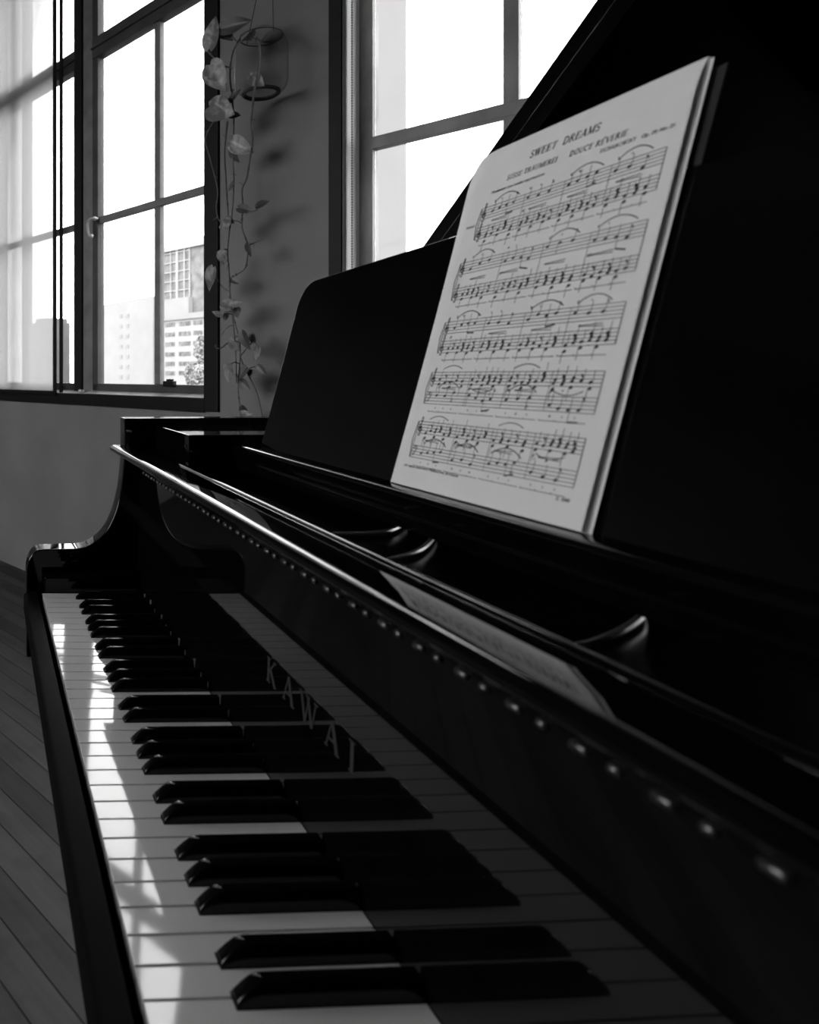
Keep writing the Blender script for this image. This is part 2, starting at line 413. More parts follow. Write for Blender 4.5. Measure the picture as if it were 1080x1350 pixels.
def clump(s, z, o, rs, rz, n):
    for i in range(n):
        a = rt.uniform(0,6.283); q = rt.random()**.5; h = rt.uniform(-1,1)
        b.ball(w(s+rs*q*math.cos(a)*(1-h*h*.6), z+rz*h, o+rs*q*math.sin(a)*(1-h*h*.6)), rt.uniform(.05,.12), nu=5, nv=3)
clump(44.0, 2.4, 40.5, .55, 1.1, 420); clump(44.4, .4, 40, .7, 1.0, 380); clump(43.2, .2, 39.5, .7, .9, 320)
b.tube([w(44.1,GR,40.3), w(44.1,-4,40.3), w(44.1,2,40.4)], [.16,.1,.04])
tag(b.build('street_tree', M_tree), 'blurred tree in front of the low white office block', 'tree')
t = empty('pale_apartment_block', Vector(w(78, GR+K, 60)), 'very pale plain building behind the middle pane of the left window', 'building')
b = MB(); b.prism([w(72.7,GR,60), w(84.3,GR,60), w(84.3,GR,62), w(72.7,GR,62)], [w(72.7,10.35,60), w(84.3,10.0,60), w(84.3,10.0,62), w(72.7,10.35,62)]); b.build('block_wall', M_pale, t, smooth=0)
for i in range(7):
    for s in (77.6, 79.0):
        b = MB(); b.wbox(w, s, s+.6, 8.0-i*1.35, 8.45-i*1.35, 59.95, 60.05); b.build('window', M_conc, t, smooth=0)
t = empty('dark_apartment_block', Vector(w(65, GR+K, 39)), 'dark block with side balconies seen dimly through the hazy sliding pane', 'building')
b = MB(); b.wbox(w, 63.4, 66.9, GR, 5.7, 38, 41); b.wbox(w, 63.6, 65.6, 5.7, 6.1, 38.2, 40.8); b.build('block_wall', M_dark, t, smooth=0)
for i in range(10):
    b = MB(); b.wbox(w, 66.9, 67.9, 5.0-i*.62, 5.3-i*.62, 38.2, 40.5); b.build('balcony', M_dark, t, smooth=0)
t = empty('tall_pale_facade', Vector(w(49, GR+K, 25)), 'tall pale facade filling the leftmost pane of the left window', 'building')
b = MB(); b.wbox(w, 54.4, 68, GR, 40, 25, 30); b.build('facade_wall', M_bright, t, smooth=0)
b = MB()
for i in range(12): b.wbox(w, 54.4, 68, -6+i*3.2, -5.8+i*3.2, 24.9, 25)
b.build('facade_ledges', M_bright, t, smooth=0)
w = W2
t = empty('near_white_facade', Vector(w(15, GR+K, 25)), 'edge of a white facade outside the window behind the piano', 'building')
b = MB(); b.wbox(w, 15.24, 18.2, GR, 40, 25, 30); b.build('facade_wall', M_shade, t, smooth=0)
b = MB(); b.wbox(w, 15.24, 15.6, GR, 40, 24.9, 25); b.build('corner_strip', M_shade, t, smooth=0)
# ------------------------------------------------------------------ grand piano
M_pol   = surf('polished_black', .002, .035, .42, .3, 30)
M_matte = surf('matte_black', .003, .6, .05, .3, 40)
M_satin = surf('satin_black', .004, .22, .4, .3, 40)
M_wk    = surf('white_key_plastic', .84, .05, .6, .02, 10)
M_stick = surf('key_stick_wood', .16, .6, .3, .2, 12, stretch=(1,8,8))
M_bk    = surf('black_key_plastic', .003, .12, .4, .2, 60)
M_brass = surf('brass', .11, .38, .4, .2, 50, metal=.9)
M_inlay = surf('brass_inlay', .05, .5, .4, .1, 50, metal=.4)
M_bronze= surf('bronze_plate', .70, .33, .5, .15, 20, metal=.9)
M_plate = surf('dark_cast_iron', .012, .5, .3, .2, 20)
M_felt  = surf('felt', .03, .9, .1, .2, 80, bump=.3, bscale=400)
M_rubber= surf('caster_rubber', .02, .6, .3, .1, 50)
M_spruce= surf('spruce_soundboard', .03, .4, .4, .2, 6, stretch=(1,12,1))

piano = empty('grand_piano', (.65, -.61, 0), 'black polished grand piano with propped lid and open keyboard beside the windows', 'piano')
YB, YT = .075, -1.297           # outer faces of the bass and treble sides
RIM = .267

# sides with the S-curved arms
prof = catmull([(v[0],0,v[1]) for v in [(-.022,.02),(-.0205,.036),(-.014,.0515),(-.001,.0595),(.03,.0602),(.0655,.0615),(.088,.071),(.106,.089),(.120,.118),(.129,.155),(.1335,.195)]], 5)
prof = [(q.x, q.z) for q in prof] + [(.1345,.215),(.1345,RIM)]
for (y0, y1, xe) in ((.035, YB, .9), (YT, -1.257, .5)):
    b = MB(); b.ext_y(prof+[(xe,RIM),(xe,-.11),(-.022,-.11)], y0, y1); b.build('case_side', M_pol, piano, .0022, 3, smooth=30)
# curved rest of the case
rim = catmull([(.9,YB,0),(1.15,YB,0),(1.33,.065,0),(1.43,.0,0),(1.46,-.13,0),(1.43,-.30,0),(1.32,-.44,0),(1.12,-.56,0),(.95,-.70,0),(.84,-.88,0),(.76,-1.06,0),(.67,-1.21,0),(.58,-1.28,0),(.5,YT,0)], 6)
outer = [(q.x,q.y) for q in rim]; inner = []
for i, q in enumerate(rim):
    t = (rim[min(i+1,len(rim)-1)]-rim[max(i-1,0)]).normalized()
    inner.append((q.x+t.y*.04, q.y-t.x*.04))
inner[0] = (.9, .035); inner[-1] = (.5, -1.257)
rings = [[(o[0],o[1],-.11),(o[0],o[1],RIM),(n[0],n[1],RIM),(n[0],n[1],-.11)] for o, n in zip(outer, inner)]
b = MB(); b.loft(rings); b.build('case_rim', M_pol, piano, smooth=30)
b = MB(); b.ext_z([(.3,.034)]+[p for p in inner if True]+[(.3,-1.256)], -.02, .0); b.build('soundboard', M_spruce, piano, smooth=0)
b = MB(); b.ext_z([(.215,.034)]+inner+[(.215,-1.256)], .165, .178); b.build('iron_plate', M_plate, piano, .003)
b = MB(); b.box(-.0135, .45, -1.256, .034, -.105, -.0362); b.build('keybed', M_satin, piano, .003)
b = MB(); b.ext_y([(-.0258,-.036),(-.0265,-.034),(-.0265,-.012),(-.0250,-.0085),(-.0215,-.0068),(-.0075,-.0060),(-.0060,-.0062),(-.0054,-.0070),(-.0054,-.036)], -1.256, .034); b.build('key_slip', M_matte, piano, smooth=35, wn=True)
for y0, y1 in ((.0025,.0345), (-1.2565,-1.2245)):
    b = MB(); b.box(.004, .150, y0, y1, -.045, .0245); b.build('key_block', M_pol, piano, .0025, 3)

# keys
WK = .0235; TILT = -.026
AFTER = {0:-.0025, 2:.002, 3:-.002, 5:.0028, 6:0., }     # white note -> offset of the black key above it
def bk_y(i):
    return -(i+1)*WK+AFTER[i%7] if (i % 7) in AFTER and 0 <= i < 51 else None
rk = random.Random(5)
for i in range(52):
    yl, yr = -i*WK-.0009, -(i+1)*WK+.0009
    kl, kr = bk_y(i-1), bk_y(i)
    yl2 = kl-.0064 if kl is not None else yl
    yr2 = kr+.0064 if kr is not None else yr
    xb, xe = .0485, .1530
    poly = [(0,yr),(xb,yr)]
    if kr is not None: poly.append((xb,yr2))
    poly += [(xe,yr2),(xe,yl2)]
    if kl is not None: poly.append((xb,yl2))
    poly += [(xb,yl),(0,yl)]
    b = MB(); b.ext_z(poly, -.003, 0)
    dt, dr = rk.gauss(0,.0012), rk.gauss(0,.0012)
    yc = (yl+yr)/2
    b.v = [(x,y,z+(TILT+dt)*(x-.05)+dr*(y-yc)) for x,y,z in b.v]
    wk = b.build('white_key', M_wk, piano, .0004, 2)
    b = MB(); b.ext_z([(x+(.0004 if x == 0 else 0), y+(.0004 if y < yc else -.0004)) for x, y in poly], -.021, -.003)
    b.v = [(x,y,z+(TILT+dt)*(x-.05)+dr*(y-yc)) for x,y,z in b.v]
    b.build('key_stick', M_stick, wk, smooth=0)
for i in range(51):
    y = bk_y(i)
    if y is None: continue
    dt = rk.gauss(0,.0004)
    rings = []
    for x, h, wb, wt in ((.0490,.0012,.0054,.0050),(.0502,.0030,.0057,.0051),(.0540,.0068,.0058,.0050),(.0585,.0104,.0058,.0048),(.0612,.0116,.0058,.0047),(.0650,.0121,.0058,.0047),(.10,.0121,.0058,.0047),(.1515,.0121,.0058,.0047)):
        e = min(.0016, h*.4)
        z0 = TILT*(x-.05)+dt
        rings.append([(x,y+sy,z0+z) for sy,z in ((-wb,-.012),(-wb,.0006),(-wt-.0001,h-e),(-wt+e*.45,h-e*.3),(-wt+e,h),(wt-e,h),(wt-e*.45,h-e*.3),(wt+.0001,h-e),(wb,.0006),(wb,-.012))])
    b = MB(); b.loft(rings); b.build('black_key', M_bk, piano, smooth=50)
b = MB(); b.box(.1495,.1530,-1.2235,.002,-.03,-.0042); b.build('felt_strip', M_felt, piano, smooth=0)

# fallboard standing open, with its rolled front lip
def arcp(cx, cz, r, a0, a1, n): return [(cx+r*math.cos(math.radians(a0+(a1-a0)*k/n)), cz+r*math.sin(math.radians(a0+(a1-a0)*k/n))) for k in range(n+1)]
fb = [(.1535,-.004),(.1590,.186),(.1575,.1985),(.1500,.2060),(.1300,.2115)]+arcp(.1146,.2190,.0040,255,130,9)+arcp(.1190,.2142,.0108,125,93,10)
fb = fb[:-1]+[(.1185,.22500),(.1270,.2248),(.1340,.2244),(.1420,.2235),(.1500,.2221),(.1570,.2203),(.1640,.2180),(.1700,.2153),(.1735,.2135)]+arcp(.1785,.2105,.0052,150,8,12)+[(.1838,.2080),(.1838,.10),(.172,-.004)]
b = MB(); b.ext_y(fb, -1.2555, .0335); fall = b.build('fallboard', M_pol, piano, smooth=32, wn=True)
# row of hinge knuckles under the lip
b = MB(); y = -.03; k = 0
while y > -1.2:
    r = .0024
    ln = .0095 if k % 2 else .0060
    c = (.1515, .1880)
    b.tube([(c[0],y,c[1]),(c[0],y-.0012,c[1]),(c[0],y-ln+.0012,c[1]),(c[0],y-ln,c[1])], [.0012,r,r,.0012], 10)
    y -= .0185; k += 1
b.build('hinge', M_brass, fall, smooth=60)
# brass letters on the fallboard
def glyph_strokes(ch):
    # unit box: x 0..1, y 0..1; (x0,y0,x1,y1,width)
    T, t = .17, .07
    ser = lambda x, y, w=.24: (x-w/2, y, x+w/2, y, .05)
    if ch == 'K': return [(.2,0,.2,1,T),(.82,1,.22,.42,t),(.38,.56,.86,0,T*.95),ser(.2,.02,.36),ser(.2,.98,.36),ser(.82,.98),ser(.86,.02)]
    if ch == 'A': return [(.5,1,.1,0,t),(.5,1,.88,0,T),(.24,.34,.76,.34,t),ser(.1,.02),ser(.88,.02,.3)]
    if ch == 'W': return [(.04,1,.3,0,T*.85),(.3,0,.5,.9,t),(.46,1,.72,0,T*.85),(.72,0,.96,1,t),ser(.04,.98),ser(.46,.98),ser(.96,.98)]
    if ch == 'I': return [(.5,0,.5,1,T),ser(.5,.02,.4),ser(.5,.98,.4)]
b = MB()
z0, cap = .0745, .0205
for ch, yc, wd in (('K',-.531,.0215),('A',-.5665,.0215),('W',-.6040,.028),('A',-.6425,.0215),('I',-.6715,.0215)):
    for (xa, ya, xb_, yb_, sw) in glyph_strokes(ch):
        P0 = Vector((-(xa-.5)*wd, ya*cap)); P1 = Vector((-(xb_-.5)*wd, yb_*cap))
        n = Vector((-(P1-P0).y, (P1-P0).x)).normalized()*sw*.5*.024
        q = [P0+n, P1+n, P1-n, P0-n]
        fx = lambda z: .1535+(z+.004)/.190*.0055
        b.prism([(fx(z0+v.y)-.00035, yc+v.x, z0+v.y) for v in q], [(fx(z0+v.y)+.0005, yc+v.x, z0+v.y) for v in q])
b.build('maker_lettering', M_inlay, fall, smooth=0)

# music desk: shelf with moulded fascia, sloping panel, side blocks
sh = [(.2430,.2400),(.2450,.2432),(.2490,.2445),(.345,.2445),(.345,.2130),(.2480,.2130),(.2480,.2200),(.2462,.2215),(.2462,.2240),(.2480,.2250),(.2480,.2285),(.2462,.2300),(.2440,.2345)]
b = MB(); b.ext_y(sh, -1.105, -.1655); b.build('music_shelf', M_pol, piano, .0006, 2, smooth=28)
TH = .269; SN, CN = math.sin(TH), math.cos(TH)
P0 = (.2575+CN*.0062, .245-SN*.0062)
def desk(y, v, d=0.): return (P0[0]+SN*v+CN*d, y, P0[1]+CN*v-SN*d)
pl = []
def arc(cx, cv, r, a0, a1, n=9): return [(cx+r*math.cos(math.radians(a0+(a1-a0)*k/n)), cv+r*math.sin(math.radians(a0+(a1-a0)*k/n))) for k in range(n+1)]
pts = [(-.2150,.0)]+[(-.2140,.10)]+arc(-.2450,.1850,.033,0,90,10)+[(-.35,.2195),(-.61,.2225),(-.87,.2195)]+arc(-.975,.1850,.033,90,180,10)+[(-1.006,.10),(-1.005,.0)]
b = MB(); b.prism([desk(y,v,0) for y,v in pts], [desk(y,v,.014) for y,v in pts]); b.build('desk_panel', M_pol, piano, .0012, 3, smooth=30)
for y0, y1 in ((-.165,.0345), (-1.2565,-1.106)):
    b = MB(); b.box(.184, .46, y0, y1, .18, .2560); b.build('desk_block', M_pol, piano, .0012, 2)
# webs of the iron plate under the shelf
b = MB(); b.box(.203, .46, -1.105, -.121, .180, .196); b.build('pin_block_cover', M_satin, piano, .002)
for pts in ([(.205,-.522),(.222,-.5265),(.234,-.528),(.246,-.5285),(.260,-.524),(.277,-.511),(.30,-.485)],
            [(.208,-.617),(.220,-.611),(.234,-.604),(.252,-.590),(.277,-.562),(.30,-.53)],
            [(.208,-.793),(.222,-.789),(.236,-.783),(.252,-.775),(.281,-.755),(.30,-.735)]):
    path = catmull([(x,y,.2005) for x,y in pts],4); n = len(path)
    b = MB(); b.tube(path, [.0004+.0018*min(1,k/(n*.55)) for k in range(n)], 8); b.build('plate_web', M_bronze, piano)

# lid: main leaf propped open, front leaf folded back on top of it
AL = math.radians(33.0); ca, sa = math.cos(AL), math.sin(AL)
def lid(x, t, m): return (x, .022-t*ca+m*sa, .2625+t*sa+m*ca)     # t up the slope, m through the thickness
def lidpoly(pts, m0, m1): 
    b = MB(); b.prism([lid(x,t,m0) for x,t in pts], [lid(x,t,m1) for x,t in pts]); return b
tail = catmull([(1.17,.0,0),(1.36,.01,0),(1.46,.07,0),(1.49,.2,0),(1.46,.38,0),(1.35,.5,0),(1.15,.62,0),(.99,.77,0),(.88,.95,0),(.8,1.12,0),(.71,1.25,0),(.62,1.31,0),(.54,1.33,0),(.45,1.33,0)], 5)
main = [(.45,0)]+[(q.x,q.y) for q in tail]
ld = lidpoly(main, 0, .0205).build('lid', M_pol, piano, .002, 2, smooth=30)
lidpoly([(.453,.0),(.86,0),(.86,.98),(.80,1.12),(.72,1.25),(.62,1.31),(.453,1.325)], .0215, .0425).build('lid_front_leaf', M_pol, piano, .002, 2, smooth=30)
for x in (.62, 1.05):
    b = MB(); b.box(x-.035, x+.035, .045, .0755, .2668, .2705); b.tube([(x-.04,.047,.2690),(x+.04,.047,.2690)], .004, 10); b.build('lid_hinge', M_brass, ld)
b = MB(); b.tube([(.72,-1.12,.12),(.80,-.93,.2625+.952/ca*sa-.004)], .009, 10); b.build('lid_prop', M_pol, piano)

# legs and pedal lyre
for (x, y) in ((.13,-.06), (.13,-1.16), (1.15,-.2)):
    b = MB()
    b.loft([[(x+sx*h, y+sy*h, z) for sx, sy in ((-1,-1),(1,-1),(1,1),(-1,1))] for z, h in ((-.105,.07),(-.16,.07),(-.17,.06),(-.60,.04),(-.62,.046),(-.65,.046))])
    lg = b.build('leg', M_pol, piano, .003, 2)
    b = MB(); b.tube([(x-.014,y,-.694),(x+.014,y,-.694)], .026, 18); b.box(x-.02,x+.02,y-.012,y+.012,-.672,-.648); b.build('caster', M_brass, lg)
b = MB(); b.box(.26,.36,-.72,-.50,-.66,-.60)
for y in (-.66,-.56): b.tube([(.31,y,-.10),(.31,y,-.61)], .014, 12)
ly = b.build('pedal_lyre', M_pol, piano, .002)
for y in (-.67,-.61,-.55):
    b = MB(); b.prism([(.14,y-.014,-.655),(.27,y-.010,-.645),(.27,y+.010,-.645),(.14,y+.014,-.655)], [(.14,y-.014,-.648),(.27,y-.010,-.638),(.27,y+.010,-.638),(.14,y+.014,-.648)]); b.build('pedal', M_brass, ly, .002)
# ------------------------------------------------------------------ sheet music
M_paper = surf('cream_paper', .78, .65, .3, .03, 30)
M_ink   = surf('printing_ink', .06, .7, .2, .2, 200)
M_cover = surf('dark_folder', .022, .5, .3, .2, 60)
PW, PH = .210, .2873
PX, PY, PZ = .2575, -.5309, .2455
def page(u, v, d=0.):
    """u to the reader's right, v up the page, d towards the reader (metres)"""
    r = math.hypot(max(0, .032-u), max(0, v-(PH-.032)))
    curl = -9.*max(0, math.hypot(max(0,.03-u), max(0,v-PH+.03))-.012)**2
    bow = .0035*math.sin(math.pi*min(1,max(0,v/PH)))*max(0,1-u/.09)**2
    d = d+curl-bow*.4
    return (PX+SN*v-CN*d, PY-u, PZ+CN*v+SN*d)
music = empty('sheet_music', (PX+.02, PY-PW/2, PZ-.001+K), 'open white sheet of piano music titled SWEET DREAMS standing on the music desk', 'sheet music')
class Print:
    def __init__(self): self.b = MB()
    def poly(self, pts, d=.00025):
        self.b.add([page(u,v,d) for u,v in pts], [tuple(range(len(pts)))], 1)
    def line(self, u0, v0, u1, v1, w, seg=1):
        L = math.hypot(u1-u0, v1-v0) or 1e-9; nx, ny = -(v1-v0)/L*w/2, (u1-u0)/L*w/2
        for k in range(seg):
            a, c = k/seg, (k+1)/seg
            p0 = (u0+(u1-u0)*a, v0+(v1-v0)*a); p1 = (u0+(u1-u0)*c, v0+(v1-v0)*c)
            self.poly([(p0[0]+nx,p0[1]+ny),(p0[0]-nx,p0[1]-ny),(p1[0]-nx,p1[1]-ny),(p1[0]+nx,p1[1]+ny)])
    def curve(self, pts, w):
        for a, c in zip(pts, pts[1:]): self.line(a[0],a[1],c[0],c[1],w)
    def dot(self, u, v, a, c, rot=.35, n=10):
        cr, sr = math.cos(rot), math.sin(rot)
        self.poly([(u+a*math.cos(t)*cr-c*math.sin(t)*sr, v+a*math.cos(t)*sr+c*math.sin(t)*cr) for t in [2*math.pi*k/n for k in range(n)]])
    def slur(self, u0, v0, u1, v1, h, w=.0007):
        self.curve([(u0+(u1-u0)*t, v0+(v1-v0)*t+h*4*t*(1-t)*(1 if 0<t<1 else 1)) for t in [k/12 for k in range(13)]], w)
    def text(self, s, u0, u1, v, cap, shear=.25, bold=0.):
        cu = bpy.data.curves.new('t', 'FONT'); cu.body = s; cu.size = 1; cu.shear = shear; cu.offset = bold
        ob = bpy.data.objects.new('t', cu); COL.objects.link(ob)
        me = bpy.data.meshes.new_from_object(ob.evaluated_get(bpy.context.evaluated_depsgraph_get()))
        vs = [q.co.copy() for q in me.vertices]; fs = [tuple(f.vertices) for f in me.polygons]
        bpy.data.objects.remove(ob); bpy.data.curves.remove(cu); bpy.data.meshes.remove(me)
        x0, x1 = min(q.x for q in vs), max(q.x for q in vs)
        for k, (du, dv) in enumerate(((0,0),(.028,0),(.014,.025),(-.014,.012))):
            self.b.add([page(u0+(q.x-x0)/(x1-x0)*(u1-u0)+du*cap*1.6, v+(q.y/.73+dv*1.6)*cap, .00025+k*1e-6) for q in vs], fs, 1)
    def serif(self, s, u0, u1, v, cap, shear=.2):
        """capitals in an old engraved roman: thick and thin strokes with slab serifs"""
        TK, TN = .17, .075
        def c(cx, cy, rx, ry, a0, a1, n=9): return [(cx+rx*math.cos(math.radians(a0+(a1-a0)*k/n)), cy+ry*math.sin(math.radians(a0+(a1-a0)*k/n))) for k in range(n+1)]
        sf = lambda x, y, h=.14: ([(x-h,y),(x+h,y)], .06)
        stem = lambda x: [([(x,0),(x,1)], TK), sf(x,.02), sf(x,.98)]
        G = {
         'S': (.62, [(c(.31,.74,.23,.24,35,270)+c(.31,.26,.24,.24,90,-145), .12), ([(.53,.98),(.53,.76)],.05), ([(.07,.02),(.07,.24)],.05)]),
         'E': (.72, stem(.16)+[([(.16,.97),(.62,.97)],.06),([(.16,.52),(.48,.52)],.06),([(.16,.03),(.66,.03)],.06),([(.61,.99),(.61,.78)],.06),([(.65,.01),(.65,.24)],.06),([(.48,.62),(.48,.42)],.05)]),
         'T': (.76, [([(.38,0),(.38,1)],TK), sf(.38,.02), ([(.05,.97),(.71,.97)],.06), ([(.06,.99),(.06,.76)],.06), ([(.70,.99),(.70,.76)],.06)]),
         'W': (1.12, [([(.12,1),(.36,0)],TK),([(.36,0),(.56,.95)],TN),([(.52,1),(.76,0)],TK),([(.76,0),(1.0,1)],TN),sf(.12,.98),sf(.54,.98),sf(1.0,.98)]),
         'D': (.84, stem(.16)+[(c(.3,.5,.44,.47,90,-90),.14),([(.16,.97),(.32,.97)],.06),([(.16,.03),(.32,.03)],.06)]),
         'R': (.80, stem(.16)+[(c(.32,.75,.26,.23,90,-90),.12),([(.16,.97),(.34,.97)],.06),([(.16,.51),(.34,.51)],.06),([(.36,.5),(.68,.02)],.15),sf(.72,.02,.10)]),
         'A': (.84, [([(.42,1),(.12,0)],TN),([(.42,1),(.70,0)],TK),([(.22,.33),(.60,.33)],.06),sf(.12,.02),sf(.70,.02)]),
         'M': (1.02, [([(.16,0),(.16,1)],TN),([(.16,1),(.50,.05)],TK),([(.50,.05),(.84,1)],TN),([(.84,0),(.84,1)],TK),sf(.16,.02),sf(.84,.02),sf(.12,.98,.10),sf(.88,.98,.10)]),
         'U': (.84, [([(.16,1),(.16,.3)]+c(.42,.3,.26,.28,180,360)[1:-1]+[(.68,.3),(.68,1)],.11),sf(.16,.98),sf(.68,.98)]),
         'O': (.86, [(c(.43,.5,.34,.48,0,360,18),.12)]),
         'C': (.80, [(c(.43,.5,.34,.48,50,310,14),.12),([(.68,.98),(.68,.72)],.05)]),
         'V': (.84, [([(.12,1),(.42,0)],TK),([(.42,0),(.72,1)],TN),sf(.12,.98),sf(.72,.98)]),
         'I': (.36, stem(.18)),
         'K': (.84, stem(.16)+[([(.16,.42),(.66,.98)],TN),([(.34,.6),(.70,.02)],TK),sf(.66,.98,.1),sf(.72,.02,.1)]),
         'H': (.90, stem(.16)+stem(.74)+[([(.16,.52),(.74,.52)],.06)]),
         'Y': (.80, [([(.10,1),(.40,.48)],TK),([(.70,1),(.40,.48)],TN),([(.40,.5),(.40,0)],TK),sf(.1,.98),sf(.7,.98),sf(.40,.02)]),
        }
        ACC = {'\u00dc':('U','d'), '\u00c4':('A','d'), '\u00ca':('E','c')}
        adv = []
        for ch in s: adv.append(.45 if ch == ' ' else G[ACC.get(ch,(ch,))[0]][0]+.07)
        sx = (u1-u0)/sum(adv); x = 0
        for ch, a in zip(s, adv):
            if ch != ' ':
                base = ACC.get(ch, (ch, ''))
                st = list(G[base[0]][1])
                if base[1] == 'd': st += [([(.26,1.2),(.36,1.2)],.1),([(.52,1.2),(.62,1.2)],.1)]
                if base[1] == 'c': st += [([(.22,1.12),(.38,1.3),(.54,1.12)],.07)]
                for pts, wd in st:
                    self.curve([(u0+(x+px)*sx+shear*py*cap, v+py*cap) for px, py in pts], wd*cap*1.15)
            x += a
pr = Print(); b = pr.b
NU, NV = 30, 40
b.add([page(PW*i/NU, PH*j/NV) for j in range(NV+1) for i in range(NU+1)], [(j*(NU+1)+i, j*(NU+1)+i+1, (j+1)*(NU+1)+i+1, (j+1)*(NU+1)+i) for j in range(NV) for i in range(NU)], 0)
U = lambda f: f*PW
V = lambda f: f*PH
pr.serif('SWEET  DREAMS', U(.362), U(.676), V(.9205), .0056)
pr.serif('S\u00dcSSE TR\u00c4UMEREI', U(.262), U(.512), V(.8790), .0039)
pr.serif('DOUCE R\u00caVERIE', U(.566), U(.797), V(.8790), .0041)
pr.serif('TSCHAIKOWSKY', U(.70), U(.835), V(.8575), .0026)
pr.text('Op. 39, No. 21', U(.855), U(.962), V(.8575), .0024, .22)
pr.text('Moderato con molto espressione', U(.19), U(.467), V(.8535), .0023, .2, .0)
pr.text('PIANO', U(.085), U(.135), V(.765), .0020, 0, .0)
pr.text('All rights reserved. Melbourne, Brisbane', U(.086), U(.43), V(.0545), .0020, .25, .0)
pr.text('S. 500', U(.884), U(.935), V(.052), .0022, .2, .0)
rn = random.Random(21)
SG = .00245                      # staff space
def treble_clef(u, v):
    pr.curve([(u+.0008*math.sin(0)+x*SG, v+y*SG) for x, y in ((.3,1.1),(-.1,1.6),(-.7,1.2),(-.5,.5),(.3,.3),(.9,1.0),(.5,2.1),(-.5,2.0),(-1.1,1.1),(-.6,2.6),(.2,3.8),(.35,5.0),(-.05,5.4),(-.35,4.6),(.1,2.5),(.45,-.4),(.2,-1.0),(-.3,-.9))], .0008)
    pr.dot(u-.25*SG, v-.8*SG, .0008, .0007)
def bass_clef(u, v):
    pr.curve([(u+x*SG, v+y*SG) for x, y in ((-.6,3.0),(-.2,3.8),(.5,3.7),(.8,2.9),(.4,1.6),(-.7,.4))], .0009); pr.dot(u-.4*SG, v+3*SG, .0009,.0008)
    for y in (2.6,3.4): pr.dot(u+1.3*SG, v+y*SG, .0004,.0004)
def note(u, v, stem=0, flag=False, open_=False):
    pr.dot(u, v, .00155, .00110)
    if stem:
        x = u+.0015*stem; pr.line(x, v, x, v+stem*3.3*SG, .00042)
        if flag: pr.line(x, v+stem*3.3*SG, x+.0016, v+stem*2.2*SG, .0007)
def staff(u0, u1, vt):
    vb = vt-4*SG
    for k in range(5): pr.line(u0, vb+k*SG, u1, vb+k*SG, .00042, 4)
    return vb
systems = [(.160,.955,.815,.757,'T'),(.112,.955,.659,.583,'T'),(.112,.952,.483,.426,'T'),(.112,.942,.334,.276,'B'),(.112,.936,.189,.118,'B')]
